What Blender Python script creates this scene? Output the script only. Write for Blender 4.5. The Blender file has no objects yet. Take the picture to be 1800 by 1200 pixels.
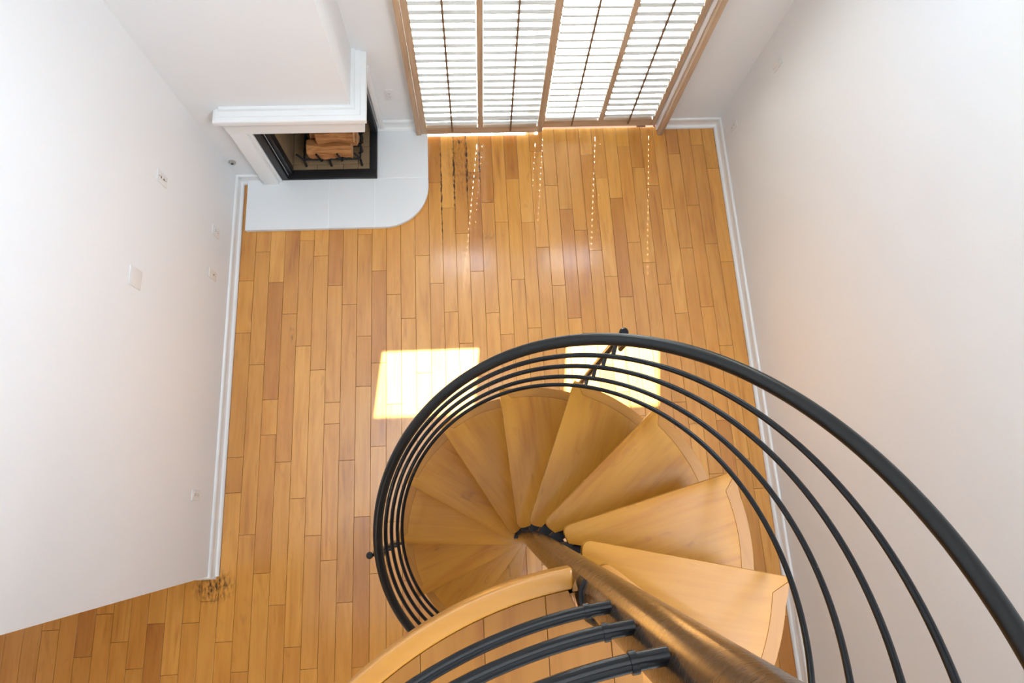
import bpy, bmesh, math, random
from mathutils import Vector, Matrix
PI = math.pi
random.seed(7)
SC = bpy.context.scene
COL = SC.collection

# ---------------------------------------------------------------- camera
cam_d = bpy.data.cameras.new('camera')
cam = bpy.data.objects.new('camera', cam_d)
COL.objects.link(cam)
R = ((0.9976286501906712, 0.03806955620027643, -0.05733921179658236),
     (-0.051257660658105525, 0.9669299961011296, -0.24983801725063326),
     (0.04593178140022261, 0.2521846377767354, 0.9665884232323595))
CAM_Z = 4.5
M4 = Matrix([list(R[i]) + [(0, 0, CAM_Z)[i]] for i in range(3)] + [[0, 0, 0, 1]])
cam.matrix_world = M4
cam_d.sensor_width = 36.0
cam_d.lens = 1058.3054 / 1800 * 36.0
cam_d.clip_start = 0.05
cam_d.clip_end = 200
SC.camera = cam

# ---------------------------------------------------------------- colour management
SC.view_settings.view_transform = 'Standard'
SC.view_settings.look = 'None'
SC.view_settings.exposure = 0.17
SC.view_settings.gamma = 1.0
SC.view_settings.use_curve_mapping = False

# ---------------------------------------------------------------- world, sun, area lights
SUN_ELEV = math.atan(1.36)
world = bpy.data.worlds.new('sky')
SC.world = world
world.use_nodes = True
wn = world.node_tree.nodes
wl = world.node_tree.links
wn.clear()
w_out = wn.new('ShaderNodeOutputWorld')
w_bg = wn.new('ShaderNodeBackground')
w_sky = wn.new('ShaderNodeTexSky')
w_sky.sky_type = 'NISHITA'
w_sky.sun_disc = False
w_sky.sun_elevation = SUN_ELEV
w_sky.sun_rotation = 0.12
w_bg.inputs['Strength'].default_value = 1.6
w_wb = wn.new('ShaderNodeMix')            # camera white balance, the same over the whole sky
w_wb.data_type = 'RGBA'; w_wb.blend_type = 'MULTIPLY'
w_wb.inputs[0].default_value = 1.0
w_wb.inputs[7].default_value = (0.95, 0.965, 0.97, 1)
wl.new(w_sky.outputs[0], w_wb.inputs[6])
wl.new(w_wb.outputs[2], w_bg.inputs[0])
wl.new(w_bg.outputs[0], w_out.inputs[0])


def add_light(name, kind, loc, direction, energy, color, size=None, size_y=None, angle=None):
    d = bpy.data.lights.new(name, kind)
    d.energy = energy
    d.color = color
    if kind == 'AREA':
        d.shape = 'RECTANGLE'
        d.size = size
        d.size_y = size_y
    if kind == 'SUN' and angle is not None:
        d.angle = angle
    o = bpy.data.objects.new(name, d)
    COL.objects.link(o)
    o.location = loc
    o.rotation_euler = Vector(direction).to_track_quat('-Z', 'Y').to_euler()
    return o


ce = math.cos(SUN_ELEV)
add_light('sun', 'SUN', (0, 6, 9), (-0.118 * ce, -0.993 * ce, -math.sin(SUN_ELEV)), 56.0, (0.96, 0.985, 1.0), angle=0.009)
# daylight through the tall upstairs window in the right wall
add_light('east_window_light', 'AREA', (2.08, -0.95, 4.75), (-1, 0.0, -0.38), 185.0, (0.83, 0.92, 1.0), 2.6, 1.5)
add_light('overhead_fill', 'AREA', (-0.7, 1.0, 6.12), (0, 0, -1), 36.0, (0.84, 0.925, 1.0), 2.6, 2.2)  # added fill lamp from above; the ceiling over it is closed

# unseen fill lamp, added to brighten the passage floor under the upper floor
add_light('passage_fill', 'AREA', (-2.6, -3.5, 2.93), (0, 0, -1), 34.0, (1.0, 0.93, 0.82), 0.5, 0.5)

# ---------------------------------------------------------------- material helpers
def new_mat(name):
    m = bpy.data.materials.new(name)
    m.use_nodes = True
    nt = m.node_tree
    b = nt.nodes['Principled BSDF']
    return m, nt, b


def srgb(r, g, b):
    def f(c):
        c /= 255.0
        return c / 12.92 if c <= 0.04045 else ((c + 0.055) / 1.055) ** 2.4
    return (f(r), f(g), f(b), 1.0)


def plain(name, col, rough=0.5, metal=0.0, bump=0.0, bscale=60.0, coat=0.0, vary=0.0):
    m, nt, b = new_mat(name)
    b.inputs['Base Color'].default_value = col
    b.inputs['Roughness'].default_value = rough
    b.inputs['Metallic'].default_value = metal
    if coat:
        b.inputs['Coat Weight'].default_value = coat
        b.inputs['Coat Roughness'].default_value = 0.08
    n = nt.nodes.new('ShaderNodeTexNoise')
    n.inputs['Scale'].default_value = bscale
    n.inputs['Detail'].default_value = 4
    tc = nt.nodes.new('ShaderNodeTexCoord')
    nt.links.new(tc.outputs['Object'], n.inputs['Vector'])
    if bump:
        bp = nt.nodes.new('ShaderNodeBump')
        bp.inputs['Strength'].default_value = bump
        bp.inputs['Distance'].default_value = 0.01
        nt.links.new(n.outputs['Fac'], bp.inputs['Height'])
        nt.links.new(bp.outputs['Normal'], b.inputs['Normal'])
    if vary:
        mx = nt.nodes.new('ShaderNodeMix')
        mx.data_type = 'RGBA'
        mx.inputs[6].default_value = [c * (1 - vary) for c in col[:3]] + [1]
        mx.inputs[7].default_value = [min(1, c * (1 + vary)) for c in col[:3]] + [1]
        nt.links.new(n.outputs['Fac'], mx.inputs[0])
        nt.links.new(mx.outputs[2], b.inputs['Base Color'])
    return m


def wood(name, stops, grain_axis='X', rough=0.35, coat=0.0, gs=1.0, vary=0.0, knots=0.0, bump=0.05, stains=False, coat_rough=0.2, shifts=None, spec=0.5):
    """stops: list of (pos, colour) for the grain; shifts: per-object tint ramp."""
    m, nt, b = new_mat(name)
    L = nt.links
    N = nt.nodes.new
    tc = N('ShaderNodeTexCoord')
    oi = N('ShaderNodeObjectInfo')
    off = N('ShaderNodeVectorMath'); off.operation = 'SCALE'
    comb = N('ShaderNodeCombineXYZ')
    for i in range(3):
        L.new(oi.outputs['Random'], comb.inputs[i])
    L.new(comb.outputs[0], off.inputs[0]); off.inputs['Scale'].default_value = 37.0
    add = N('ShaderNodeVectorMath'); add.operation = 'ADD'
    L.new(tc.outputs['Object'], add.inputs[0]); L.new(off.outputs[0], add.inputs[1])
    mp = N('ShaderNodeMapping')
    lo, hi = 1.6 * gs, 26.0 * gs
    mp.inputs['Scale'].default_value = {'X': (lo, hi, hi), 'Y': (hi, lo, hi), 'Z': (hi, hi, lo)}[grain_axis]
    L.new(add.outputs[0], mp.inputs['Vector'])
    n1 = N('ShaderNodeTexNoise'); n1.inputs['Scale'].default_value = 1.0
    n1.inputs['Detail'].default_value = 7; n1.inputs['Roughness'].default_value = 0.62
    n1.inputs['Distortion'].default_value = 0.6
    L.new(mp.outputs[0], n1.inputs['Vector'])
    # broad cathedral figure
    mp2 = N('ShaderNodeMapping')
    lo2, hi2 = 1.1 * gs, 7.0 * gs
    mp2.inputs['Scale'].default_value = {'X': (lo2, hi2, hi2), 'Y': (hi2, lo2, hi2), 'Z': (hi2, hi2, lo2)}[grain_axis]
    L.new(add.outputs[0], mp2.inputs['Vector'])
    n2 = N('ShaderNodeTexNoise'); n2.inputs['Scale'].default_value = 1.0
    n2.inputs['Detail'].default_value = 3; n2.inputs['Distortion'].default_value = 1.2
    L.new(mp2.outputs[0], n2.inputs['Vector'])
    mixf = N('ShaderNodeMath'); mixf.operation = 'MULTIPLY_ADD'
    L.new(n2.outputs['Fac'], mixf.inputs[0]); mixf.inputs[1].default_value = 0.55
    h = N('ShaderNodeMath'); h.operation = 'MULTIPLY'; h.inputs[1].default_value = 0.45
    L.new(n1.outputs['Fac'], h.inputs[0]); L.new(h.outputs[0], mixf.inputs[2])
    cr = N('ShaderNodeValToRGB')
    b.inputs['Specular IOR Level'].default_value = spec
    els = cr.color_ramp.elements
    els[0].position, els[0].color = stops[0]
    els[1].position, els[1].color = stops[-1]
    for p, c in stops[1:-1]:
        e = els.new(p); e.color = c
    L.new(mixf.outputs[0], cr.inputs[0])
    col = cr.outputs[0]
    if shifts:
        sr = N('ShaderNodeValToRGB')
        sr.color_ramp.interpolation = 'CONSTANT'
        es = sr.color_ramp.elements
        n = len(shifts)
        es[0].position, es[0].color = 0.0, shifts[0]
        es[1].position, es[1].color = 1.0 / n, shifts[1]
        for i in range(2, n):
            e = es.new(i / n); e.color = shifts[i]
        L.new(oi.outputs['Random'], sr.inputs[0])
        mu = N('ShaderNodeMix'); mu.data_type = 'RGBA'; mu.blend_type = 'MULTIPLY'
        mu.inputs[0].default_value = 1.0
        L.new(col, mu.inputs[6]); L.new(sr.outputs[0], mu.inputs[7])
        col = mu.outputs[2]
    if knots:
        mp3 = N('ShaderNodeMapping')
        mp3.inputs['Scale'].default_value = {'X': (3.0, 9.0, 9.0), 'Y': (9.0, 3.0, 9.0), 'Z': (9, 9, 3)}[grain_axis]
        L.new(add.outputs[0], mp3.inputs['Vector'])
        n3 = N('ShaderNodeTexNoise'); n3.inputs['Scale'].default_value = 1.3; n3.inputs['Detail'].default_value = 5
        n3.inputs['Distortion'].default_value = 1.5
        L.new(mp3.outputs[0], n3.inputs['Vector'])
        mr = N('ShaderNodeMapRange')
        mr.inputs[1].default_value = 0.64; mr.inputs[2].default_value = 0.82
        mr.inputs[3].default_value = 0.0; mr.inputs[4].default_value = knots
        L.new(n3.outputs['Fac'], mr.inputs[0])
        mk = N('ShaderNodeMix'); mk.data_type = 'RGBA'
        mk.inputs[7].default_value = srgb(112, 62, 26)
        L.new(mr.outputs[0], mk.inputs[0]); L.new(col, mk.inputs[6])
        col = mk.outputs[2]
    if stains:
        geo = N('ShaderNodeNewGeometry')
        sn = N('ShaderNodeTexNoise'); sn.inputs['Scale'].default_value = 1.0; sn.inputs['Detail'].default_value = 6
        sm = N('ShaderNodeMapping'); sm.inputs['Scale'].default_value = (60, 22, 1)
        L.new(geo.outputs['Position'], sm.inputs['Vector']); L.new(sm.outputs[0], sn.inputs['Vector'])
        total = None
        for (cx, cy, rx, ry, amt) in ((-0.09, 2.92, 0.055, 0.045, 1.5), (0.0, 2.60, 0.075, 0.05, 1.2), (-0.141, 2.62, 0.013, 0.46, 2.6), (-0.034, 2.70, 0.013, 0.42, 2.6), (-0.248, 2.45, 0.010, 0.6, 2.2), (0.073, 2.72, 0.010, 0.3, 2.2), (-0.09, 2.70, 0.13, 0.4, 0.5),
                                      (-1.86, -0.49, 0.17, 0.12, 1.5), (0.12, 2.05, 0.08, 0.04, 0.6), (-1.41, 1.30, 0.02, 0.10, 0.9)):
            sub = N('ShaderNodeVectorMath'); sub.operation = 'SUBTRACT'
            L.new(geo.outputs['Position'], sub.inputs[0]); sub.inputs[1].default_value = (cx, cy, 0)
            mul = N('ShaderNodeVectorMath'); mul.operation = 'MULTIPLY'
            L.new(sub.outputs[0], mul.inputs[0]); mul.inputs[1].default_value = (1 / rx, 1 / ry, 0)
            ln = N('ShaderNodeVectorMath'); ln.operation = 'LENGTH'
            L.new(mul.outputs[0], ln.inputs[0])
            r_ = N('ShaderNodeMapRange'); r_.inputs[1].default_value = 0.2; r_.inputs[2].default_value = 1.0
            r_.inputs[3].default_value = amt; r_.inputs[4].default_value = 0.0
            L.new(ln.outputs['Value'], r_.inputs[0])
            if total is None:
                total = r_.outputs[0]
            else:
                a = N('ShaderNodeMath'); a.operation = 'MAXIMUM'
                L.new(total, a.inputs[0]); L.new(r_.outputs[0], a.inputs[1]); total = a.outputs[0]
        mr2 = N('ShaderNodeMapRange'); mr2.inputs[1].default_value = 0.42; mr2.inputs[2].default_value = 0.68
        L.new(sn.outputs['Fac'], mr2.inputs[0])
        mm = N('ShaderNodeMath'); mm.operation = 'MULTIPLY'; mm.use_clamp = True
        L.new(total, mm.inputs[0]); L.new(mr2.outputs[0], mm.inputs[1])
        ms = N('ShaderNodeMix'); ms.data_type = 'RGBA'
        ms.inputs[7].default_value = srgb(66, 36, 20)
        L.new(mm.outputs[0], ms.inputs[0]); L.new(col, ms.inputs[6])
        col = ms.outputs[2]
    L.new(col, b.inputs['Base Color'])
    b.inputs['Roughness'].default_value = rough
    if coat:
        b.inputs['Coat Weight'].default_value = coat
        b.inputs['Coat Roughness'].default_value = coat_rough
    b.inputs['Coat IOR'].default_value = 1.62
    bp = N('ShaderNodeBump'); bp.inputs['Strength'].default_value = bump; bp.inputs['Distance'].default_value = 0.004
    L.new(n1.outputs['Fac'], bp.inputs['Height']); L.new(bp.outputs['Normal'], b.inputs['Normal'])
    return m


def glass_mat(name):
    m, nt, b = new_mat(name)
    nt.nodes.remove(b)
    out = nt.nodes['Material Output']
    tr = nt.nodes.new('ShaderNodeBsdfTransparent')
    tr.inputs[0].default_value = (0.95, 0.97, 0.96, 1)
    gl = nt.nodes.new('ShaderNodeBsdfGlossy')
    gl.inputs['Roughness'].default_value = 0.02
    lw = nt.nodes.new('ShaderNodeLayerWeight')      # 'Facing' is the same from both sides of the pane
    lw.inputs['Blend'].default_value = 0.25
    fr = nt.nodes.new('ShaderNodeMapRange')
    fr.inputs[1].default_value = 0.0; fr.inputs[2].default_value = 1.0
    fr.inputs[3].default_value = 0.03; fr.inputs[4].default_value = 0.45
    nt.links.new(lw.outputs['Facing'], fr.inputs[0])
    mx = nt.nodes.new('ShaderNodeMixShader')
    nt.links.new(fr.outputs[0], mx.inputs[0])
    nt.links.new(tr.outputs[0], mx.inputs[1]); nt.links.new(gl.outputs[0], mx.inputs[2])
    nt.links.new(mx.outputs[0], out.inputs['Surface'])
    return m


W = srgb
M = {}
M['wall'] = plain('white_wall_paint', (0.79, 0.792, 0.79, 1), 0.62, bump=0.06, bscale=140)
M['trim'] = plain('white_trim_paint', (0.84, 0.835, 0.82, 1), 0.35, bump=0.015, bscale=90)
M['ceiling'] = plain('ceiling_paint', (0.82, 0.81, 0.80, 1), 0.8, bump=0.05, bscale=100)
M['plank'] = wood('oak_plank', [(0.26, W(165, 95, 31)), (0.43, W(203, 137, 53)), (0.57, W(216, 151, 65)), (0.74, W(181, 109, 37))],
                  'Y', rough=0.3, coat=1.0, coat_rough=0.16, bump=0.03, stains=True, knots=0.35,
                  shifts=[(1, 1, 1, 1), (0.93, 0.90, 0.86, 1), (1.05, 1.06, 1.06, 1), (0.97, 0.94, 0.88, 1), (1.09, 1.13, 1.22, 1),
                          (0.80, 0.70, 0.62, 1), (1.03, 1.01, 0.95, 1), (0.96, 0.94, 0.94, 1), (1.0, 0.96, 0.89, 1), (1.04, 1.05, 1.02, 1),
                          (0.90, 0.84, 0.76, 1), (1.0, 1.02, 1.04, 1)])
M['subfloor'] = plain('dark_subfloor', W(70, 40, 20), 0.9, bump=0.1, bscale=30)
M['tread'] = wood('maple_tread', [(0.28, W(146, 85, 15)), (0.46, W(168, 109, 26)), (0.60, W(176, 119, 32)), (0.76, W(155, 97, 21))],
                  'X', rough=0.42, coat=0.05, spec=0.3, coat_rough=0.22, gs=1.2, bump=0.03, knots=0.75,
                  shifts=[(1, 1, 1, 1), (0.97, 0.95, 0.92, 1), (1.04, 1.04, 1.03, 1), (1.0, 0.97, 0.92, 1), (0.95, 0.93, 0.9, 1)])
M['band'] = wood('maple_edge_band', [(0.3, W(145, 90, 18)), (0.55, W(159, 103, 23)), (0.8, W(138, 83, 15))],
                 'Y', rough=0.42, coat=0.05, spec=0.3, gs=1.2, bump=0.03)
M['nosing'] = wood('maple_nosing', [(0.3, W(166, 107, 30)), (0.55, W(178, 119, 38)), (0.8, W(160, 101, 29))],
                   'X', rough=0.3, coat=0.4, gs=0.8, bump=0.02)
M['landing_plank'] = wood('landing_plank', [(0.28, W(117, 64, 13)), (0.46, W(136, 85, 24)), (0.60, W(143, 91, 29)), (0.76, W(124, 70, 18))],
                          'Y', rough=0.42, coat=0.1, spec=0.35, gs=1.2, bump=0.04, knots=0.5,
                          shifts=[(1, 1, 1, 1), (0.95, 0.92, 0.88, 1), (1.03, 1.02, 1.0, 1), (0.98, 0.95, 0.9, 1)])
M['shutter'] = wood('whitewashed_shutter_wood', [(0.3, W(158, 128, 100)), (0.5, W(184, 154, 124)), (0.7, W(198, 170, 142))],
                    'Z', rough=0.5, gs=1.6, bump=0.05)
M['louver'] = wood('whitewashed_louver_wood', [(0.3, W(186, 182, 172)), (0.5, W(204, 202, 194)), (0.7, W(214, 213, 207))],
                   'X', rough=0.5, gs=1.6, bump=0.05)
M['rod'] = plain('brown_tilt_rod', W(112, 84, 56), 0.5, vary=0.15, bscale=30)
M['black'] = plain('black_enamel', (0.004, 0.004, 0.005, 1), 0.20, coat=0.0, bump=0.02, bscale=120)
M['handrail'] = plain('black_handrail_enamel', (0.006, 0.006, 0.006, 1), 0.30, coat=0.0, bump=0.03, bscale=220)
M['hub'] = plain('dark_hub_steel', (0.02, 0.02, 0.022, 1), 0.4, metal=0.6, bump=0.05)
M['frame_black'] = plain('black_fireplace_steel', (0.012, 0.012, 0.013, 1), 0.42, bump=0.02, bscale=80)
M['hearth'] = plain('white_painted_tile', (0.80, 0.81, 0.81, 1), 0.35, bump=0.02, bscale=40)
M['grout'] = plain('pale_grout', (0.86, 0.86, 0.86, 1), 0.8, bump=0.05)
M['firebrick'] = plain('beige_firebrick', W(140, 114, 82), 0.85, bump=0.15, bscale=60, vary=0.12)
M['soot'] = plain('firebox_metal', (0.03, 0.028, 0.026, 1), 0.7, bump=0.05)
M['iron'] = plain('cast_iron', (0.010, 0.010, 0.010, 1), 0.55, bump=0.1, bscale=90)
M['plate'] = plain('white_plastic_plate', (0.75, 0.74, 0.72, 1), 0.3, bump=0.01)
M['ivory'] = plain('ivory_plastic', (0.78, 0.74, 0.68, 1), 0.3, bump=0.01)
M['slot'] = plain('dark_socket_slot', (0.03, 0.028, 0.025, 1), 0.6, bump=0.02)
M['chrome'] = plain('brushed_chrome', (0.55, 0.54, 0.52, 1), 0.3, metal=1.0, bump=0.03)
M['patio'] = plain('pale_patio_concrete', (0.36, 0.355, 0.34, 1), 0.8, bump=0.15, bscale=20, vary=0.08)
M['alu'] = plain('white_door_aluminium', (0.62, 0.66, 0.70, 1), 0.4, bump=0.01)
M['glass'] = glass_mat('window_glass')
M['log_side'] = wood('split_log_wood', [(0.3, W(80, 44, 20)), (0.42, W(168, 104, 54)), (0.56, W(198, 136, 78)), (0.72, W(120, 68, 32))],
                     'X', rough=0.8, gs=2.6, bump=0.6, knots=0.8)
M['log_bark'] = plain('log_bark', W(96, 62, 38), 0.9, bump=0.8, bscale=50, vary=0.35)
M['log_end'] = plain('log_end_grain', W(206, 156, 108), 0.85, bump=0.3, bscale=80, vary=0.15)

for k_ in ('black', 'handrail'):
    M[k_].node_tree.nodes['Principled BSDF'].inputs['Specular IOR Level'].default_value = 0.36

# bronze centre pole: brushed, slightly scratched metal paint
mb, nt, bb = new_mat('bronze_pole')
bb.inputs['Metallic'].default_value = 0.5
bb.inputs['Base Color'].default_value = W(56, 37, 21)
bb.inputs['Roughness'].default_value = 0.30
bb.inputs['Coat Weight'].default_value = 0.7
bb.inputs['Coat Roughness'].default_value = 0.15
tcn = nt.nodes.new('ShaderNodeTexCoord')
mpn = nt.nodes.new('ShaderNodeMapping'); mpn.inputs['Scale'].default_value = (60, 60, 600)
nzn = nt.nodes.new('ShaderNodeTexNoise'); nzn.inputs['Scale'].default_value = 1.0; nzn.inputs['Detail'].default_value = 5
bpn = nt.nodes.new('ShaderNodeBump'); bpn.inputs['Strength'].default_value = 0.012; bpn.inputs['Distance'].default_value = 0.001
nt.links.new(tcn.outputs['Object'], mpn.inputs[0]); nt.links.new(mpn.outputs[0], nzn.inputs['Vector'])
nt.links.new(nzn.outputs['Fac'], bpn.inputs['Height']); nt.links.new(bpn.outputs['Normal'], bb.inputs['Normal'])
mrn = nt.nodes.new('ShaderNodeMapRange'); mrn.inputs[3].default_value = 0.24; mrn.inputs[4].default_value = 0.30
nt.links.new(nzn.outputs['Fac'], mrn.inputs[0]); nt.links.new(mrn.outputs[0], bb.inputs['Roughness'])
M['bronze'] = mb


# ---------------------------------------------------------------- mesh helpers
class MB:
    def __init__(s):
        s.v = []; s.f = []; s.mi = []

    def add(s, verts, faces, mi=0):
        o = len(s.v)
        s.v += [tuple(p) for p in verts]
        for f in faces:
            s.f.append(tuple(i + o for i in f)); s.mi.append(mi)

    def box(s, x0, x1, y0, y1, z0, z1, mi=0):
        s.add([(x0, y0, z0), (x1, y0, z0), (x1, y1, z0), (x0, y1, z0), (x0, y0, z1), (x1, y0, z1), (x1, y1, z1), (x0, y1, z1)],
              [(3, 2, 1, 0), (4, 5, 6, 7), (0, 1, 5, 4), (1, 2, 6, 5), (2, 3, 7, 6), (3, 0, 4, 7)], mi)

    def prism(s, pts, z0, z1, mi=0):
        """pts: 2D outline, counter-clockwise, extruded in z"""
        n = len(pts)
        s.add([(p[0], p[1], z0) for p in pts] + [(p[0], p[1], z1) for p in pts],
              [tuple(reversed(range(n))), tuple(range(n, 2 * n))] +
              [(i, (i + 1) % n, n + (i + 1) % n, n + i) for i in range(n)], mi)

    def extrude(s, prof, a, b, up=Vector((0, 0, 1)), mi=0):
        """prof: closed list of (side, up) swept from a to b; side = right of travel"""
        a = Vector(a); b = Vector(b)
        d = (b - a).normalized()
        side = d.cross(up).normalized()
        n = len(prof)
        s.add([a + side * p[0] + up * p[1] for p in prof] + [b + side * p[0] + up * p[1] for p in prof],
              [tuple(range(n)), tuple(reversed(range(n, 2 * n)))] +
              [(i, n + i, n + (i + 1) % n, (i + 1) % n) for i in range(n)], mi)

    def tube(s, path, r, seg=12, mi=0, caps=True):
        P = [Vector(p) for p in path]
        n = len(P)
        t0 = (P[1] - P[0]).normalized()
        nrm = t0.orthogonal().normalized()
        rings = []
        for i, p in enumerate(P):
            t = (P[min(i + 1, n - 1)] - P[max(i - 1, 0)]).normalized()
            nrm = (nrm - t * nrm.dot(t)).normalized()
            bn = t.cross(nrm)
            rr = r[i] if isinstance(r, (list, tuple)) else r
            rings.append([p + (nrm * math.cos(2 * PI * k / seg) + bn * math.sin(2 * PI * k / seg)) * rr for k in range(seg)])
        fs = []
        for i in range(n - 1):
            for k in range(seg):
                k2 = (k + 1) % seg
                fs.append((i * seg + k, i * seg + k2, (i + 1) * seg + k2, (i + 1) * seg + k))
        if caps:
            fs.append(tuple(reversed(range(seg))))
            fs.append(tuple((n - 1) * seg + k for k in range(seg)))
        s.add([q for ring in rings for q in ring], fs, mi)

    def mesh(s, name, mats, smooth=False, bevel=0.0, bseg=2, angle=40):
        me = bpy.data.meshes.new(name)
        me.from_pydata(s.v, [], s.f)
        if not isinstance(mats, (list, tuple)):
            mats = [mats]
        for m in mats:
            me.materials.append(m)
        for p, i in zip(me.polygons, s.mi):
            p.material_index = i
        if bevel:
            bm = bmesh.new(); bm.from_mesh(me)
            bmesh.ops.recalc_face_normals(bm, faces=bm.faces)
            ed = [e for e in bm.edges if len(e.link_faces) == 2 and e.calc_face_angle(0) > math.radians(angle)]
            bmesh.ops.bevel(bm, geom=ed, offset=bevel, segments=bseg, affect='EDGES', profile=0.6, clamp_overlap=True)
            bm.to_mesh(me); bm.free()
        else:
            bm = bmesh.new(); bm.from_mesh(me)
            bmesh.ops.recalc_face_normals(bm, faces=bm.faces)
            bm.to_mesh(me); bm.free()
        if smooth or bevel:
            for p in me.polygons:
                p.use_smooth = True
            me.set_sharp_from_angle(angle=math.radians(38))
        me.update()
        return me

    def obj(s, name, mats, parent=None, loc=(0, 0, 0), rot=(0, 0, 0), **kw):
        return link(name, s.mesh(name, mats, **kw), parent, loc, rot)


def link(name, me, parent=None, loc=(0, 0, 0), rot=(0, 0, 0)):
    o = bpy.data.objects.new(name, me)
    COL.objects.link(o)
    o.location = loc
    o.rotation_euler = rot
    if parent is not None:
        o.parent = parent
    return o


def thing(name, label, cat, loc=(0, 0, 0), rot=(0, 0, 0), group=None):
    o = bpy.data.objects.new(name, None)
    o.empty_display_size = 0.1
    COL.objects.link(o)
    o.location = loc; o.rotation_euler = rot
    o['label'] = label; o['category'] = cat
    if group:
        o['group'] = group
    return o


def struct(o, label=None):
    o['kind'] = 'structure'
    if label:
        o['label'] = label
    return o


# ---------------------------------------------------------------- room shell
XL, XR = -1.862, 2.139
YB = 3.03          # window wall
YC = 2.585         # face of the chimney breast
XC = -0.787        # right side of the chimney breast
YE = -0.41         # free end of the left wall
HT = 6.2
DX0, DX1, DZ1 = -0.42, 1.60, 2.32       # sliding door opening
WIN = [(-0.505, 0.255, 2.622, 3.430), (0.912, 1.665, 2.622, 3.430)]
WT = 0.10          # wall thickness (north-south)

b = MB(); b.box(XL - 0.12, XL, YE, YB + WT, 0, HT)
struct(b.obj('wall_left', M['wall']), 'tall white painted wall on the left with wall plates')
b = MB(); b.box(XR, XR + 0.12, -5.0, YB + WT, 0, 3.95); b.box(XR, XR + 0.12, -5.0, YB + WT, 5.55, HT)
b.box(XR, XR + 0.12, -5.0, -2.30, 3.95, 5.55); b.box(XR, XR + 0.12, 0.40, YB + WT, 3.95, 5.55)
struct(b.obj('wall_right', M['wall']), 'tall white painted wall beside the staircase')
# window wall with openings cut for the door and the two high windows
b = MB()
xs = sorted({XL, DX0, DX1, XR} | {w[0] for w in WIN} | {w[1] for w in WIN})
zs = sorted({0, DZ1, WIN[0][2], WIN[0][3], HT})
for i in range(len(xs) - 1):
    for j in range(len(zs) - 1):
        xm, zm = (xs[i] + xs[i + 1]) / 2, (zs[j] + zs[j + 1]) / 2
        if DX0 < xm < DX1 and zm < DZ1:
            continue
        if any(w[0] < xm < w[1] and w[2] < zm < w[3] for w in WIN):
            continue
        b.box(xs[i], xs[i + 1], YB, YB + WT, zs[j], zs[j + 1])
struct(b.obj('wall_back', M['wall']), 'white window wall with shuttered patio door')
# chimney breast: solid above the firebox, solid to the left of it
b = MB()
b.box(XL, XC, YC, YB, 0.737, HT)
b.box(XL, -1.47, YC, YB, 0, 0.737)
struct(b.obj('wall_chimney', M['wall']), 'white chimney breast above the fireplace')
b = MB(); b.box(-4.3, XR, -5.1, -5.0, 0, HT)
struct(b.obj('wall_rear', M['wall']))
b = MB(); b.box(-4.4, -4.3, -5.0, YE + 0.12, 0, HT)
struct(b.obj('wall_hall', M['wall']))
b = MB(); b.box(-4.3, XL - 0.12, YE, YE + 0.12, 0, HT)
struct(b.obj('wall_passage', M['wall']))
b = MB(); b.box(-4.4, XR + 0.12, -5.1, YB + WT, HT, HT + 0.1)
struct(b.obj('ceiling', M['ceiling']))
b = MB(); b.box(-4.3, XR, -5.0, -1.28, 2.96, 3.20)
b.box(-4.3, XL - 0.12, -1.28, YE, 2.96, 3.20)
struct(b.obj('floor_upper', M['ceiling']))

# ---------------------------------------------------------------- plank floor
b = MB(); b.box(-4.3, XR, -5.0, YB + WT, -0.12, -0.014)
floor = struct(b.obj('floor', M['subfloor']), 'warm oak plank floor')
S = [-0.355 - 0.1135 * k for k in range(28, 0, -1)] + [-0.355 + 0.1071 * k for k in range(0, 24)]
J = {5: [-0.7], 8: [-0.62], 9: [-0.8], 11: [-0.7], 12: [-1.02], 14: [-0.58], 15: [-0.84, 0.13, 0.38, 1.31, 1.73], 16: [-0.16, 1.06, 1.97],
     17: [-0.42, 0.53, 0.79, 1.71], 18: [-0.63, 0.33, 1.45], 19: [-0.9, 0.07, 1.19], 20: [-0.19, 1.0, 1.92], 21: [-0.36, 0.59, 0.75, 1.67],
     22: [-0.64, 0.32, 1.51], 23: [-1.05, -0.08, 0.86, 1.25], 24: [0.41, 1.78], 25: [1.58], 26: [1.38], 27: [1.9], 28: [1.66, 2.54],
     29: [1.42, 2.31], 30: [2.08], 31: [1.75, 2.63], 32: [2.35], 33: [2.17], 34: [1.67, 2.56], 35: [2.16], 36: [1.94, 2.81], 37: [1.61, 2.49],
     38: [2.27], 39: [2.08], 40: [1.9, 2.77], 41: [1.67, 2.55], 42: [2.36], 43: [1.96, 2.84], 44: [1.78], 45: [1.59, 2.47], 46: [2.25], 47: [2.76]}
Y0F, Y1F = -1.72, YB - 0.002
rest = MB()
rng = random.Random(11)
nplank = 0
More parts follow.
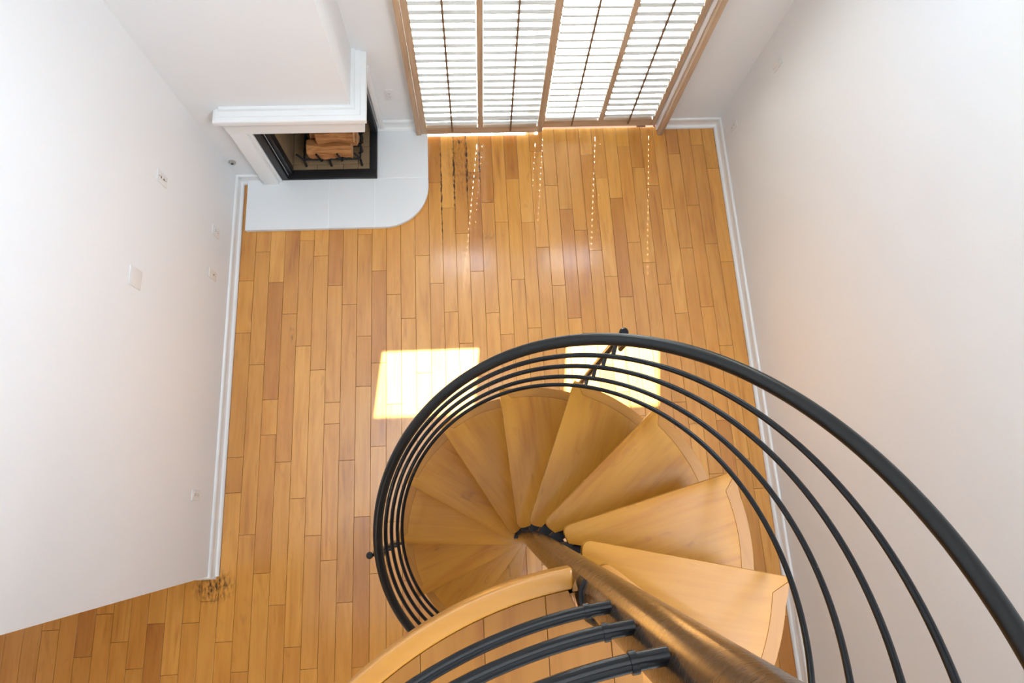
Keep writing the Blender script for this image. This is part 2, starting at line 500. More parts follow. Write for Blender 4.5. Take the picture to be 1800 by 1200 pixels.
for c, x0 in enumerate(S):
    x1 = S[c + 1] if c + 1 < len(S) else XR
    x0_, x1_ = x0 + 0.0009, min(x1, XR) - 0.0009
    if x1_ - x0_ < 0.01:
        continue
    inside = x1_ > XL
    ytop = Y1F if inside else YE - 0.002
    js = list(J.get(c, []))
    if not js:
        js = [rng.uniform(-1.2, 0.5)]
    js.sort()
    while js[0] > Y0F + 0.95:
        js.insert(0, js[0] - rng.uniform(0.84, 0.96))
    while js[-1] < ytop - 1.0:
        js.append(js[-1] + rng.uniform(0.84, 0.96))
    k = 0
    while k < len(js) - 1:
        if js[k + 1] - js[k] > 1.25:
            js.insert(k + 1, js[k] + (js[k + 1] - js[k]) * rng.uniform(0.45, 0.55))
        k += 1
    js = [j for j in js if Y0F + 0.12 < j < ytop - 0.1]
    ends = [Y0F] + js + [ytop]
    for a, d in zip(ends[:-1], ends[1:]):
        if inside and a > 2.6 and x1_ < -0.5:      # under the hearth and chimney
            if x0_ > -1.70:
                continue
        lx, ly = (x1_ - x0_) / 2, (d - a - 0.0018) / 2
        p = MB(); p.box(-lx, lx, -ly, ly, -0.014, 0.0)
        dz = rng.uniform(-0.0006, 0.0)
        o = p.obj('plank', M['plank'], floor, ((x0_ + x1_) / 2, (a + d) / 2, dz), bevel=0.0013, bseg=1)
        nplank += 1
    rest.box(x0_, x1_, -3.2, Y0F - 0.002, -0.014, 0)
    rest.box(x0_, x1_, -4.99, -3.202, -0.014, 0)
o = rest.obj('floorboards', M['plank'], floor)
o['kind'] = 'stuff'
b = MB(); b.box(-1.0, 2.1, YB + WT, YB + 9, -0.2, -0.03); b.box(-12, 12, YB + WT + 0.001, YB + 14, -0.25, -0.05)
struct(b.obj('patio', M['patio']), 'sunlit pale patio outside the shuttered door')

# baseboards
BP = [(0, 0), (0.030, 0), (0.030, 0.010), (0.027, 0.020), (0.019, 0.028), (0.013, 0.030), (0.013, 0.092), (0.016, 0.095), (0.016, 0.103), (0.012, 0.112), (0, 0.115)]


def baseboard(name, a, bb_):
    m = MB(); m.extrude(BP, a, bb_)
    return struct(m.obj(name, M['trim'], bevel=0.001, bseg=1))


# right of travel faces the room
baseboard('baseboard_left', (XL, YE - 0.012, 0), (XL, YC, 0))
baseboard('baseboard_left_end', (XL - 0.12, YE, 0), (XL + 0.012, YE, 0))
baseboard('baseboard_chimney', (XL, YC, 0), (-1.66, YC, 0))
baseboard('baseboard_hearth', (-0.76, YB, 0.04), (-0.44, YB, 0.04))
baseboard('baseboard_back', (1.66, YB, 0), (XR, YB, 0))
baseboard('baseboard_right', (XR, YB, 0), (XR, -4.9, 0))

# ---------------------------------------------------------------- high windows (out of the frame, they cast the sun patches)
for n, (x0, x1, z0, z1) in enumerate(WIN):
    m = MB()
    t = 0.012
    m.box(x0, x0 + t, YB + 0.03, YB + 0.075, z0, z1); m.box(x1 - t, x1, YB + 0.03, YB + 0.075, z0, z1)
    m.box(x0 + t, x1 - t, YB + 0.03, YB + 0.075, z0, z0 + t); m.box(x0 + t, x1 - t, YB + 0.03, YB + 0.075, z1 - t, z1)
    root = struct(m.obj('window_%d' % (n + 1), M['trim']))
    g = MB(); g.box(x0 + t, x1 - t, YB + 0.05, YB + 0.054, z0 + t, z1 - t)
    g.obj('pane', M['glass'], root)

# tall upstairs window in the right wall (out of the frame)
m = MB()
for y0, y1, z0, z1 in ((-2.30, -2.24, 3.95, 5.55), (0.34, 0.40, 3.95, 5.55), (-2.24, 0.34, 3.95, 4.01), (-2.24, 0.34, 5.49, 5.55), (-0.98, -0.92, 4.01, 5.49)):
    m.box(XR + 0.04, XR + 0.09, y0, y1, z0, z1)
root = struct(m.obj('window_3', M['trim']))
for y0, y1 in ((-2.24, -0.98), (-0.92, 0.34)):
    g = MB(); g.box(XR + 0.06, XR + 0.064, y0, y1, 4.01, 5.49)
    g.obj('pane', M['glass'], root)

# sliding glass door behind the shutters
DY = YB + 0.115
door = MB()
for x in (DX0, 0.50, 1.46):
    door.box(x, x + 0.075, DY, DY + 0.045, 0.0, DZ1)
door.box(DX0, DX1, DY, DY + 0.045, -0.02, 0.02); door.box(DX0, DX1, DY, DY + 0.045, DZ1 - 0.07, DZ1)
door = struct(door.obj('door_1', M['alu']), 'sliding glass patio door behind the wooden shutters')
for x0, x1 in ((DX0 + 0.075, 0.50), (0.575, 1.46)):
    g = MB(); g.box(x0, x1, DY + 0.02, DY + 0.026, 0.02, DZ1 - 0.07)
    g.obj('pane', M['glass'], door)

# shutter casing
m = MB(); m.box(-0.440, -0.402, 2.955, YB, 0.04, DZ1 + 0.12)
struct(m.obj('trim_1', M['shutter'], bevel=0.003, bseg=2))
m = MB(); m.box(1.612, 1.652, 2.940, YB, 0.0, DZ1 + 0.12)
struct(m.obj('trim_2', M['shutter'], bevel=0.003, bseg=2))
m = MB(); m.box(-0.402, 1.612, 2.945, YB, DZ1 + 0.04, DZ1 + 0.12)
struct(m.obj('trim_3', M['shutter'], bevel=0.003, bseg=2))
m = MB(); m.box(1.597, 1.611, 2.985, YB + 0.02, 0.015, DZ1 + 0.03)
struct(m.obj('trim_4', M['trim']), 'white weather strip down the right shutter casing')

# ---------------------------------------------------------------- louvred sliding shutters
LW, PITCH = 0.085, 0.0725
_louv = {}


def louver_mesh(w, LT):
    key = (round(w, 4), LT)
    if key not in _louv:
        hw, ht, c_ = LW / 2, LT / 2, 0.003
        pr = [(hw, -ht + c_), (hw, ht - c_), (hw - c_, ht), (-hw + c_, ht), (-hw, ht - c_), (-hw, -ht + c_), (-hw + c_, -ht), (hw - c_, -ht)]
        mm = MB()
        n = len(pr)
        mm.add([(-w / 2, p[0], p[1]) for p in pr] + [(w / 2, p[0], p[1]) for p in pr],
               [tuple(range(n)), tuple(reversed(range(n, 2 * n)))] + [(i, n + i, n + (i + 1) % n, (i + 1) % n) for i in range(n)])
        _louv[key] = mm.mesh('louver', M['louver'])
    return _louv[key]


def shutter(label, x0, x1, yc, z0, z1, tilts, mids, rail_h):
    root = thing('sliding_shutter', label, 'shutter', ((x0 + x1) / 2, yc, z0))
    ox = (x0 + x1) / 2
    T = 0.030
    SW = 0.045
    mid = mids[0]
    for xa, xb in ((x0, x0 + SW), (mid - 0.021, mid + 0.021), (x1 - SW, x1)):
        s_ = MB(); s_.box(xa - ox, xb - ox, -T / 2, T / 2, 0 if xa != mid - 0.021 else rail_h, z1 - z0)
        s_.obj('stile', M['shutter'], root, bevel=0.002, bseg=1)
    for nm, za, zb in (('bottom_rail', 0, rail_h), ('top_rail', z1 - z0 - 0.09, z1 - z0)):
        for xa, xb in ((x0 + SW, x1 - SW),):
            s_ = MB(); s_.box(-(xb - xa) / 2, (xb - xa) / 2, -T / 2, T / 2, za, zb)
            s_.obj(nm, M['band_rail'], root, ((xa + xb) / 2 - ox, 0, 0), bevel=0.002, bseg=1)
    for (xa, xb), tilt in zip(((x0 + SW, mid - 0.021), (mid + 0.021, x1 - SW)), tilts):
        gap = 0.0039 if not (abs(yc - 2.985) < 0.01 and xa > mid) else 0.003
        me = louver_mesh(xb - xa - 0.003 - gap, 0.021 if tilt > 0.7 else 0.014)
        z = rail_h + 0.045
        while z < z1 - z0 - 0.12:
            # inner edge tipped up: the blade runs down towards the outside (+y)
            link('louver', me, root, ((xa + xb) / 2 - ox + (0.003 - gap) / 2, 0, z), (-tilt, 0, 0))
            z += PITCH
        rx = (xa + xb) / 2 - ox
        yr = -LW / 2 * math.cos(tilt) - 0.008
        s_ = MB(); s_.box(rx - 0.0062, rx + 0.0062, yr - 0.006, yr + 0.004, rail_h - 0.02, z1 - z0 - 0.13)
        s_.obj('tilt_rod', M['rod'], root)
    return root


M['band_rail'] = wood('whitewashed_rail_wood', [(0.3, W(158, 128, 100)), (0.5, W(184, 154, 124)), (0.7, W(198, 170, 142))],
                      'X', rough=0.5, gs=1.6, bump=0.05)
shutter('front wooden louvred sliding shutter beside the hearth, overlapping its neighbour', -0.398, 0.612, 2.985, 0.034, 2.33,
        (math.radians(50), math.radians(50)), (0.093,), 0.085)
shutter('rear wooden louvred sliding shutter beside the bare corner, set behind its neighbour', 0.585, 1.594, 3.035, 0.030, 2.33,
        (math.radians(32), math.radians(49)), (1.105,), 0.085)

# ---------------------------------------------------------------- fireplace
fp = thing('fireplace', 'white corner fireplace with black steel frame open on two sides', 'fireplace', (-1.15, YC, 0.04))
FO = Vector((-1.15, YC, 0.04))


def fpart(name, mat, boxes, bevel=0.0, **kw):
    m = MB()
    for q in boxes:
        m.box(q[0] - FO.x, q[1] - FO.x, q[2] - FO.y, q[3] - FO.y, q[4] - FO.z, q[5] - FO.z)
    return m.obj(name, mat, fp, bevel=bevel, bseg=2, **kw)


# mantel: stepped moulding mitred round the corner and returned on the left
prof = [(0.0, 0.968), (0.022, 0.968), (0.024, 0.948), (0.060, 0.946), (0.062, 0.938), (0.094, 0.934), (0.097, 0.926), (0.097, 0.898), (0.088, 0.890), (0.082, 0.872),
        (0.066, 0.850), (0.058, 0.830), (0.055, 0.822), (0.055, 0.737), (0.0, 0.737)]
m = MB()
npf = len(prof)
V = []
for d, z in prof:
    xl = -1.63 - 0.65 * d
    for p in ((xl, YC), (xl, YC - d), (XC + d, YC - d), (XC + d, YB)):
        V.append((p[0] - FO.x, p[1] - FO.y, z - FO.z))
F = []
for i in range(npf - 1):
    for k in range(3):
        F.append((i * 4 + k, i * 4 + k + 1, (i + 1) * 4 + k + 1, (i + 1) * 4 + k))
m.add(V, F)
o = m.obj('mantel', M['trim'], fp)
# pilaster strips
fpart('pilaster', M['trim'], [(-1.664, -1.545, YC - 0.055, YC - 0.001, 0.04, 0.74)], bevel=0.012)
fpart('pilaster_bead', M['trim'], [(-1.545, -1.522, YC - 0.03, YC - 0.001, 0.04, 0.74)], bevel=0.004)
fpart('wall_pilaster', M['trim'], [(-0.745, -0.70, YB - 0.022, YB, 0.04, 0.80)], bevel=0.004)
# black steel frame
fpart('steel_frame', M['frame_black'], [(-1.47, -0.765, YC - 0.018, YC + 0.062, 0.04, 0.062),      # front sill
                                        (-0.822, -0.765, YC + 0.062, YB - 0.001, 0.04, 0.062),      # side sill
                                        (-1.522, -1.47, YC - 0.018, YC + 0.018, 0.04, 0.737),       # front jamb
                                        (-1.47, -0.765, YC, YC + 0.03, 0.69, 0.737),                # front head
                                        (-0.80, -0.765, YC + 0.03, YB - 0.04, 0.69, 0.737),         # side head
                                        (-0.815, -0.765, YB - 0.05, YB - 0.001, 0.062, 0.737)], bevel=0.003)
fpart('inner_jamb', M['frame_black'], [(-1.469, -1.432, YC + 0.020, YC + 0.085, 0.062, 0.736)], bevel=0.003)
fpart('firebox_back', M['firebrick'], [(-1.469, -0.766, YB - 0.03, YB - 0.002, 0.04, 0.736)])
fpart('firebox_side', M['firebrick'], [(-1.469, -1.440, YC + 0.086, YB - 0.031, 0.04, 0.736)])
fpart('firebox_top', M['soot'], [(-1.43, -0.81, YC + 0.035, YB - 0.055, 0.715, 0.736)])
# firebox floor tiles
ys_ = [YC + 0.063, YC + 0.115, YC + 0.27, YB - 0.032]
for j in range(3):
    xs_ = [-1.438, -1.245, -1.035, -0.918, -0.823] if j == 0 else [-1.438, -1.14, -0.918, -0.823]
    for i in range(len(xs_) - 1):
        fpart('firebrick_tile', M['firebrick'], [(xs_[i] + 0.0015, xs_[i + 1] - 0.0015, ys_[j] + 0.0015, ys_[j + 1] - 0.0015, 0.03, 0.052)], bevel=0.002)
fpart('firebox_base', M['soot'], [(-1.469, -0.80, YC + 0.02, YB - 0.002, 0.02, 0.047)])

# ---------------------------------------------------------------- hearth
hearth = thing('hearth', 'raised white tiled hearth slab with one rounded corner', 'hearth', (-1.1, 2.5, 0))
HO = (-1.1, 2.5)
HX0, HX1, HY0 = -1.795, -0.350, 2.138
RC = 0.36


def arc_pts(cx, cy, r, a0, a1, n):
    return [(cx + r * math.cos(math.radians(a0 + (a1 - a0) * k / n)), cy + r * math.sin(math.radians(a0 + (a1 - a0) * k / n))) for k in range(n + 1)]


def hpart(name, mat, pts, z0, z1, bevel=0.003):
    mm = MB(); mm.prism([(p[0] - HO[0], p[1] - HO[1]) for p in pts], z0, z1)
    return mm.obj(name, mat, hearth, bevel=bevel, bseg=1, angle=50)


e = 0.0022
x1_, x2_, yj = -1.147, -0.783, 2.566
outer = [(HX0 + 0.004, HY0 + 0.004)] + arc_pts(HX1 - RC - 0.004, HY0 + RC + 0.004, RC, -90, 0, 14) + [(HX1 - 0.004, YB - 0.001), (-0.764, YB - 0.001), (-0.764, YC - 0.019), (-1.79, YC - 0.001)]
hpart('hearth_base', M['grout'], outer, 0.0, 0.0388, bevel=0.001)
hpart('hearth_tile', M['hearth'], [(HX0, HY0), (x1_ - e, HY0), (x1_ - e, YC - 0.020), (-1.524, YC - 0.020), (-1.524, YC - 0.001), (HX0, YC - 0.001)], 0.02, 0.040)
hpart('hearth_tile', M['hearth'], [(x1_ + e, HY0), (x2_ - e, HY0), (x2_ - e, YC - 0.020), (x1_ + e, YC - 0.020)], 0.02, 0.040)
hpart('hearth_tile', M['hearth'], [(x2_ + e, HY0)] + arc_pts(HX1 - RC, HY0 + RC, RC, -90, 0, 16) + [(HX1, yj - e), (x2_ + e, yj - e)], 0.02, 0.040)
hpart('hearth_tile', M['hearth'], [(-0.762, yj + e), (HX1, yj + e), (HX1, YB - 0.001), (-0.762, YB - 0.001)], 0.02, 0.040)

# ---------------------------------------------------------------- grate and logs
GX0, GX1, GY0, GY1 = -1.33, -0.885, 2.700, 2.935
gr = thing('fire_grate', 'black iron fire grate holding the logs in the firebox', 'grate', (-1.12, 2.84, 0.052))
GO = Vector((-1.12, 2.84, 0.052))


def gpart(name, path, r=0.008, seg=8):
    mm = MB(); mm.tube([Vector(p) - GO for p in path], r, seg)
    return mm.obj(name, M['iron'], gr, smooth=True)


gz = 0.125
for y in (GY0, (GY0 + GY1) / 2, GY1):
    gpart('crossbar', [(GX0, y, gz), (GX1, y, gz)], 0.009)
for x in (GX0, GX1):
    gpart('side_bar', [(x - 0.02, GY0 - 0.035, gz + 0.13), (x, GY0 - 0.008, gz + 0.012), (x, GY0, gz), (x, GY1, gz), (x, GY1 + 0.02, gz + 0.08)], 0.008)
for x in (-1.187, -1.027):
    gpart('tine', [(x, GY1, gz), (x, GY0 - 0.012, gz), (x, GY0 - 0.028, gz + 0.02), (x - 0.014, GY0 - 0.034, gz + 0.125)], 0.0095)
for x, y in ((GX0, GY0 - 0.005), (GX1, GY0 - 0.005), (-1.13, GY0 - 0.005), (GX0, GY1), (GX1, GY1)):
    gpart('foot', [(x, y, gz), (x, y - 0.012, 0.053)], 0.010)
for k in range(3):
    y = GY0 + 0.05 + 0.085 * k
    gpart('side_tine', [(GX1 - 0.01, y, gz), (GX1 + 0.022, y - 0.006, gz + 0.03), (GX1 + 0.03, y - 0.02, gz + 0.125)], 0.008)


def log(label, loc, length, prof_, rot, seed):
    """a split log: wedge profile (y,z,kind) swept along x with wobble"""
    r_ = random.Random(seed)
    n = 14
    mm = MB()
    np_ = len(prof_)
    rows = []
    for i in range(n + 1):
        t = i / n
        sx = -length / 2 + length * t
        wob = 1 + 0.06 * math.sin(5 * t + seed) + r_.uniform(-0.025, 0.025)
        dy = 0.006 * math.sin(7 * t + seed * 2)
        rows.append([(sx + r_.uniform(-0.003, 0.003), p[0] * wob + dy + r_.uniform(-0.0025, 0.0025), p[1] * wob + r_.uniform(-0.0025, 0.0025)) for p in prof_])
    base = [q for row in rows for q in row]
    for i in range(n):
        for k in range(np_):
            k2 = (k + 1) % np_
            mi = 1 if (prof_[k][2] and prof_[k2][2]) else 0
            mm.add([rows[i][k], rows[i][k2], rows[i + 1][k2], rows[i + 1][k]], [(0, 1, 2, 3)], mi)
    mm.add(rows[0], [tuple(range(np_))], 2)
    mm.add(rows[-1], [tuple(reversed(range(np_)))], 2)
    me = mm.mesh('firewood_log', [M['log_side'], M['log_bark'], M['log_end']])
    bm = bmesh.new(); bm.from_mesh(me)
    bmesh.ops.remove_doubles(bm, verts=bm.verts, dist=0.0002)
    bmesh.ops.recalc_face_normals(bm, faces=bm.faces)
    bm.to_mesh(me); bm.free()
    for p in me.polygons:
        p.use_smooth = True
    me.set_sharp_from_angle(angle=math.radians(32))
    o_ = link('firewood_log', me, None, loc, rot)
    o_['label'] = label; o_['category'] = 'log'; o_['group'] = 'split logs on the fire grate'
    return o_


P1 = [(-0.052, -0.035, 0), (-0.02, -0.045, 1), (0.03, -0.042, 1), (0.055, -0.02, 0), (0.05, 0.025, 0), (0.0, 0.045, 0), (-0.045, 0.020, 0)]
P2 = [(-0.045, -0.030, 0), (0.0, -0.042, 1), (0.04, -0.03, 0), (0.042, 0.012, 0), (0.01, 0.036, 0), (-0.035, 0.018, 0)]
log('pale split log at the front of the grate, behind the two short tines', (-1.110, 2.748, 0.192), 0.345, [(p[0] * 1.12, p[1] * 1.12, p[2]) for p in P1], (0.1, 0, -0.02), 1)
log('darker split log resting crosswise on top of the front log', (-1.052, 2.802, 0.285), 0.290, P2, (0.35, 0, -0.02), 2)
log('bark-edged log end poking out at the left rear of the pile', (-1.165, 2.868, 0.190), 0.20, P1, (0.9, 0, 0.05), 3)
log('short split log with rough end at the right of the grate', (-0.975, 2.853, 0.186), 0.155, P1, (-0.5, 0, -0.1), 4)
log('uppermost split log half hidden under the mantel edge', (-1.085, 2.888, 0.290), 0.27, P2, (1.3, 0, 0.0), 5)


# ---------------------------------------------------------------- wall plates
def plate(name, label, cat, kind, loc, rz, w=0.07, h=0.115, mat='plate', group=None):
    """local frame: x along the wall, z up, -y into the room"""
    root = thing(name, label, cat, loc, (0, 0, rz), group)
    mm = MB(); mm.box(-w / 2, w / 2, -0.006, 0, -h / 2, h / 2)
    mm.obj('cover_plate', M[mat], root, bevel=0.0025, bseg=2)
    if kind == 'outlet':
        for s in (1, -1):
            q = MB()
            q.prism([(0.0165 * math.cos(a) * (1 if abs(math.cos(a)) < 0.75 else 0.9), 0.0145 * math.sin(a)) for a in [2 * PI * k / 14 for k in range(14)]], 0, 0.0022)
            fo = q.obj('socket_face', M[mat], root, (0, -0.0055, s * 0.0195), (PI / 2, 0, 0))
            z_ = MB()
            z_.box(-0.0075, -0.0055, -0.0009, 0.0, -0.001, 0.007); z_.box(0.0055, 0.0075, -0.0009, 0.0, -0.001, 0.006)
            z_.box(-0.002, 0.002, -0.0009, 0.0, -0.0105, -0.0065)
            z_.obj('socket_slots', M['slot'], root, (0, -0.0076, s * 0.0195))
        q = MB(); q.tube([(0, -0.0055, 0), (0, -0.0075, 0)], 0.003, 8)
        q.obj('screw', M['chrome'], root)
    if kind == 'switch':
        q = MB(); q.box(-0.017, 0.017, -0.0095, -0.005, -0.033, 0.033)
        q.obj('rocker', M[mat], root, bevel=0.002, bseg=1)
        for s in (1, -1):
            q = MB(); q.tube([(0, -0.0055, s * 0.048), (0, -0.0072, s * 0.048)], 0.003, 8)
            q.obj('screw', M['chrome'], root)
    if kind == 'slider':
        q = MB(); q.box(-0.006, 0.006, -0.0075, -0.005, -0.022, 0.022)
        q.obj('slider_slot', M['firebrick'], root)
        q = MB(); q.box(-0.008, 0.008, -0.014, -0.006, 0.000, 0.010)
        q.obj('slider_knob', M[mat], root, bevel=0.0015, bseg=1)
        for s in (1, -1):
            q = MB(); q.tube([(0, -0.0055, s * 0.036), (0, -0.0072, s * 0.036)], 0.003, 8)
            q.obj('screw', M['slot'], root)
    if kind == 'jack':
        q = MB(); q.tube([(0, -0.005, 0.0), (0, -0.012, 0.0)], 0.0065, 12)
        q.obj('cable_socket', M['chrome'], root, smooth=True)
        q = MB(); q.tube([(0, -0.0115, 0.0), (0, -0.0125, 0.0)], 0.0045, 12)
        q.obj('socket_hole', M['slot'], root)
        for s in (1, -1):
            q = MB(); q.tube([(0, -0.0055, s * 0.042), (0, -0.0072, s * 0.042)], 0.003, 8)
            q.obj('screw', M['chrome'], root)
    return root


RL, RR, RB = PI / 2, -PI / 2, 0.0     # left wall faces +x, right wall faces -x, back wall faces -y
plate('switch_plate', 'slider dimmer plate high on the left wall nearest the chimney breast', 'switch', 'slider', (XL, 1.965, 1.142), RL, 0.075)
plate('blank_plate', 'wide blank white cover plate highest on the left wall, alone', 'wall plate', 'blank', (XL, 1.270, 1.300), RL, 0.11, 0.115)
plate('power_outlet', 'low duplex outlet on the left wall, the one nearest the hearth', 'outlet', 'outlet', (XL, 1.968, 0.385), RL, 0.07)
plate('cable_jack', 'ivory cable plate with one dark round socket low on left wall', 'wall plate', 'jack', (XL, 1.637, 0.384), RL, 0.07, 0.115, 'ivory')
plate('power_outlet', 'low duplex outlet near the free end of the left wall', 'outlet', 'outlet', (XL, 0.118, 0.382), RL, 0.07)
plate('switch_plate', 'rocker switch plate high on the right wall by the bare corner', 'switch', 'switch', (XR, 2.795, 1.052), RR, 0.07)
plate('power_outlet', 'low duplex outlet on the right wall by the bare corner', 'outlet', 'outlet', (XR, 2.81, 0.312), RR, 0.07)
plate('power_outlet', 'duplex outlet on the window wall between fireplace and shutter', 'outlet', 'outlet', (-0.600, YB, 0.475), RB, 0.066)

# round gas key valve low on the wall left of the fireplace
gv = thing('gas_valve', 'round chrome gas key valve low on the wall left of the fireplace', 'gas valve', (-1.815, YC, 0.303))
q = MB(); q.tube([(0, 0, 0), (0, -0.012, 0), (0, -0.018, 0)], [0.027, 0.027, 0.020], 24)
q.obj('escutcheon', M['chrome'], gv, smooth=True)
q = MB(); q.tube([(0, -0.016, 0), (0, -0.0192, 0)], 0.010, 16)
q.obj('key_hole', M['slot'], gv)

# ---------------------------------------------------------------- spiral staircase
SR = 0.678
PX, PY = 0.3387 * SR, -0.2889 * SR
TH0, DTH, RISE = -0.39682, 0.47044, 0.34149 * SR
EOFF = -0.10734 * SR
KPR = 0.7259 * SR                     # rise per radian
RH = 0.994 * SR
HZ = [CAM_Z + z * SR for z in (-3.9507, -4.2941, -4.5591, -4.8606, -5.1312)]   # heights at theta = 0
stair = thing('spiral_staircase', 'spiral staircase with maple treads, bronze centre pole and black tube railing', 'staircase', (PX, PY, 0))


def sp(th, r, z):
    return (-math.cos(th) * r, math.sin(th) * r, z)


b = MB(); b.tube([(0, 0, 0.0), (0, 0, 0.02), (0, 0, 0.021), (0, 0, 4.42)], [0.09, 0.09, 0.0455, 0.0455], 40)
b.obj('center_pole', M['bronze'], stair, smooth=True)

RO, RBAND = 0.706, 0.662


def tread_outline(r_out, r_split, part):
    """local frame: x radial along the nosing direction, y = -theta side. part: 'board' or 'band'"""
    def rt(a, bb_, ang):     # frame rotated by ang towards higher theta
        return (a * math.cos(ang) - bb_ * math.sin(ang), a * math.sin(ang) + bb_ * math.cos(ang))
    def lead(r):             # point on the leading edge at radius r
        return (math.sqrt(r * r - EOFF * EOFF), EOFF)
    eb = EOFF + 0.030
    def trail(r):
        return rt(math.sqrt(r * r - eb * eb), eb, DTH)
    def start(r):            # mitre line across the outer leading corner
        return (math.sqrt(r * r - (EOFF + 0.055) ** 2), EOFF + 0.055)
    def arc(r, p, q, n):
        a0 = math.atan2(p[1], p[0]); a1 = math.atan2(q[1], q[0])
        return [(r * math.cos(a0 + (a1 - a0) * k / n), r * math.sin(a0 + (a1 - a0) * k / n)) for k in range(n + 1)]
    if part == 'board':
        li = (0.057, EOFF)
        ti = rt(0.052, eb, DTH)
        fil = []
        rr = 0.036
        # fillet at the inner leading corner
        d1 = (1, 0)
        d2 = Vector((ti[0] - li[0], ti[1] - li[1])).normalized()
        p1 = Vector(li) + Vector(d1) * rr; p2 = Vector(li) + d2 * rr
        for k in range(7):
            t = k / 6
            q_ = p1 * (1 - t) ** 2 + Vector(li) * 2 * t * (1 - t) + p2 * t * t
            fil.append((q_.x, q_.y))
        lo = lead(r_out)
        pts = fil[::-1] + [(lo[0] + 0.012, EOFF), (lo[0] + 0.010, EOFF + 0.012)] + arc(r_split, start(r_split), trail(r_split), 10) + [ti]
    else:
        lo = lead(r_out)
        out = arc(r_out, start(r_out), trail(r_out), 10)
        inn = arc(r_split + 0.0001, start(r_split), trail(r_split + 0.0001), 10)
        pts = [(lo[0] + 0.0102, EOFF + 0.0126), (lo[0] + 0.009, EOFF + 0.045)] + out[1:] + inn[::-1]
    return [(p[0], -p[1]) for p in pts][::-1]


TT = 0.036
mm = MB(); mm.prism(tread_outline(RO, RBAND, 'board'), -TT, 0)
tread_me = mm.mesh('tread', M['tread'], bevel=0.0022, bseg=2, angle=35)
mm = MB(); mm.prism(tread_outline(RO, RBAND, 'band'), -TT, 0.0)
band_me = mm.mesh('edge_band', M['band'], bevel=0.0007, bseg=1, angle=35)
mm = MB()
mm.box(0.044, 0.60, -0.016, 0.016, -TT - 0.012, -TT)
mm.box(0.040, 0.075, -0.028, 0.028, -TT - 0.03, -0.006)
arm_me = mm.mesh('tread_arm', M['hub'])
for n in range(-2, 11):
    th = TH0 + n * DTH
    z = RISE * (n + 3)
    o = link('tread', tread_me, stair, (0, 0, z), (0, 0, PI - th))
    link('edge_band', band_me, o)
    link('tread_arm', arm_me, o, (0, 0, 0), (0, 0, -DTH * 0.35))

TH_A, TH_B = math.radians(-70), math.radians(287)


def helix(z0, r, a, bb_, n=150):
    return [sp(a + (bb_ - a) * k / n, r, z0 + KPR * (a + (bb_ - a) * k / n)) for k in range(n + 1)]


b = MB(); b.tube(helix(HZ[0], RH, TH_A - 0.06, TH_B, 170), 0.0195, 20)
b.obj('handrail', M['handrail'], stair, smooth=True)
for j in range(1, 5):
    b = MB(); b.tube(helix(HZ[j], SR, TH_A, TH_B, 170), 0.0090, 12)
    b.obj('guard_rail', M['black'], stair, smooth=True)
RP = 0.737
for deg, zoff in ((-68.0, 0), (-1.5, 0), (109.5, 0)):
    th = math.radians(deg)
    ztop = HZ[0] + KPR * th - 0.128
    nb = math.floor((th - TH0) / DTH)
    zb = RISE * (nb + 3) - 0.03
    b = MB(); b.tube([sp(th, RP, zb), sp(th, RP, ztop)], 0.0125, 16)
    post = b.obj('post', M['black'], stair, smooth=True)
    b = MB(); b.tube([sp(th, RP, ztop), sp(th, RP, ztop + 0.004), sp(th, RP, ztop + 0.010)], [0.0155, 0.0155, 0.011], 16)
    b.obj('post_cap', M['black'], post, smooth=True)
    for j in range(1, 5):
        zz = HZ[j] + KPR * th
        b = MB(); b.tube([sp(th, RP, zz), sp(th, SR, zz)], 0.0075, 10)
        b.obj('rail_spacer', M['black'], post, smooth=True)
    zz = HZ[0] + KPR * th
    b = MB(); b.tube([sp(th, RP, ztop - 0.03), sp(th, RP - 0.035, ztop - 0.015), sp(th, RH, ztop + 0.02), sp(th, RH, zz - 0.012)], 0.0085, 10)
    b.obj('handrail_bracket', M['black'], post, smooth=True)

# ---------------------------------------------------------------- upper landing
ZL = CAM_Z - 1.2575
LCX, LCY = 0.265, -0.985
LR = 0.81                              # inner edge of the nosing
landing = MB()
land_in = arc_pts(LCX, LCY, LR - 0.006, 96, 178, 24)
pole_notch = arc_pts(PX, PY, 0.062, 150, 330, 14)
poly = land_in + [(LCX - LR + 0.006, -1.30), (0.285, -1.30), (0.285, -0.21)] + pole_notch[::-1]
landing.prism(poly, ZL - 0.09, ZL - 0.014)
landing = struct(landing.obj('floor_landing', M['nosing']), 'upper landing with curved nosing where the staircase arrives')
seams = [-0.009 + 0.122 * k for k in range(-6, 5)]


def clip_plank(xa, xb, ybot):
    """top outline of a plank: follows the curved landing edge and the pole notch"""
    top = []
    for k in range(9):
        x = xa + (xb - xa) * k / 8
        dx = x - LCX
        y = LCY + math.sqrt(max(0.0, LR ** 2 - dx * dx)) if abs(dx) < LR else ybot + 0.01
        dp = x - PX
        if abs(dp) < 0.060:
            y = min(y, PY - math.sqrt(0.060 ** 2 - dp * dp))
        elif x > PX:
            y = min(y, PY - 0.02)
        top.append((x, y))
    return top


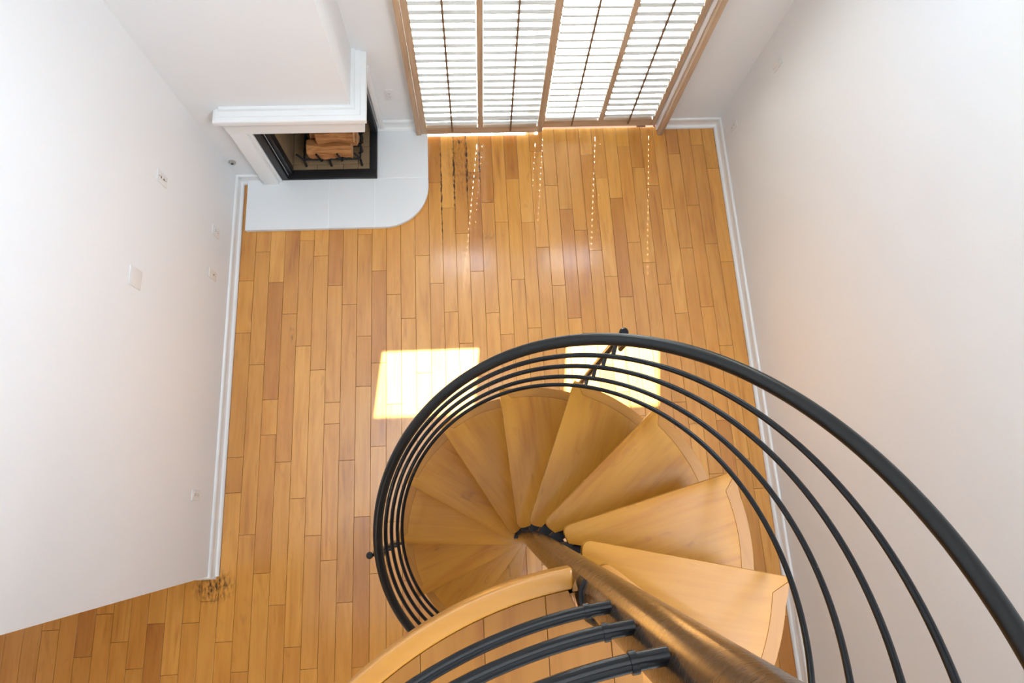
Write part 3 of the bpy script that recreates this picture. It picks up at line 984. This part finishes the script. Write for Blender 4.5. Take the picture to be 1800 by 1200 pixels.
for k in range(len(seams) - 1):
    xa, xb = max(seams[k] + 0.0004, LCX - LR), min(seams[k + 1] - 0.0004, 0.29)
    if xb - xa < 0.01:
        continue
    top = clip_plank(xa, xb, -1.3)
    cx = (xa + xb) / 2
    for ya, yb in (((-1.29, -0.62), (-0.619, None)) if k % 2 else ((-1.29, -0.86), (-0.859, None))):
        if yb is None:
            if min(t[1] for t in top) < ya + 0.02:
                top2 = [(t[0], max(t[1], ya + 0.02)) for t in top]
            else:
                top2 = top
            pts = [(xa, ya), (xb, ya)] + top2[::-1]
        else:
            pts = [(xa, ya), (xb, ya), (xb, yb), (xa, yb)]
        mm = MB(); mm.prism([(p[0] - cx, p[1] + 0.8) for p in pts], -0.014, 0)
        mm.obj('plank', M['landing_plank'], landing, (cx, -0.8, ZL), bevel=0.001, bseg=1)
# curved nosing board
mm = MB()
NA0, NA1 = 96.8, 180
ins = arc_pts(LCX, LCY, LR + 0.0005, NA0, NA1, 40)
outs = arc_pts(LCX, LCY, LR + 0.040, NA0 - 0.4, NA1, 40)
mm.prism(outs + ins[::-1], ZL - 0.055, ZL + 0.002)
mm.obj('nosing', M['nosing'], landing, bevel=0.006, bseg=3)
mm = MB()
mm.box(LCX - LR - 0.040, LCX - LR - 0.001, -1.29, LCY, ZL - 0.055, ZL + 0.002)
mm.obj('nosing', M['nosing'], landing, bevel=0.003, bseg=2)
mm = MB(); mm.prism(arc_pts(PX, PY, 0.0515, 138, 235, 20) + arc_pts(PX, PY, 0.0458, 138, 235, 20)[::-1], ZL - 0.05, ZL + 0.004)
mm.obj('pole_gasket', M['hub'], landing, smooth=True)

# landing guard rail
lg = thing('landing_guard_rail', 'black tube guard rail curving along the landing edge to the pole', 'railing', (LCX, LCY, ZL))
RLR = LR + 0.006


def land_arc(z, a0):
    p = [(RLR * math.cos(math.radians(a)), RLR * math.sin(math.radians(a)), z - ZL) for a in [a0 + (180 - a0) * k / 50 for k in range(51)]]
    return p + [(-RLR, -0.30, z - ZL)]


for zz in (3.50, 3.65, 3.80, 3.96):
    b = MB(); b.tube(land_arc(zz, 95.2), 0.0098, 16)
    rl = b.obj('guard_rail', M['black'], lg, smooth=True)
    a = math.radians(97.9)
    c0 = Vector((RLR * math.cos(a), RLR * math.sin(a), zz - ZL)); tdir = Vector((-math.sin(a), math.cos(a), 0))
    b = MB(); b.tube([c0 - tdir * 0.004, c0 + tdir * 0.004], 0.0122, 16)
    b.obj('rail_collar', M['black'], rl, smooth=True)
b = MB(); b.tube(land_arc(4.16, 95.6), 0.0195, 16)
b.obj('handrail', M['handrail'], lg, smooth=True)
b = MB(); b.tube([(-RLR, -0.25, 0.0), (-RLR, -0.25, 4.16 - ZL)], 0.0125, 14)
b.obj('post', M['black'], lg, smooth=True)
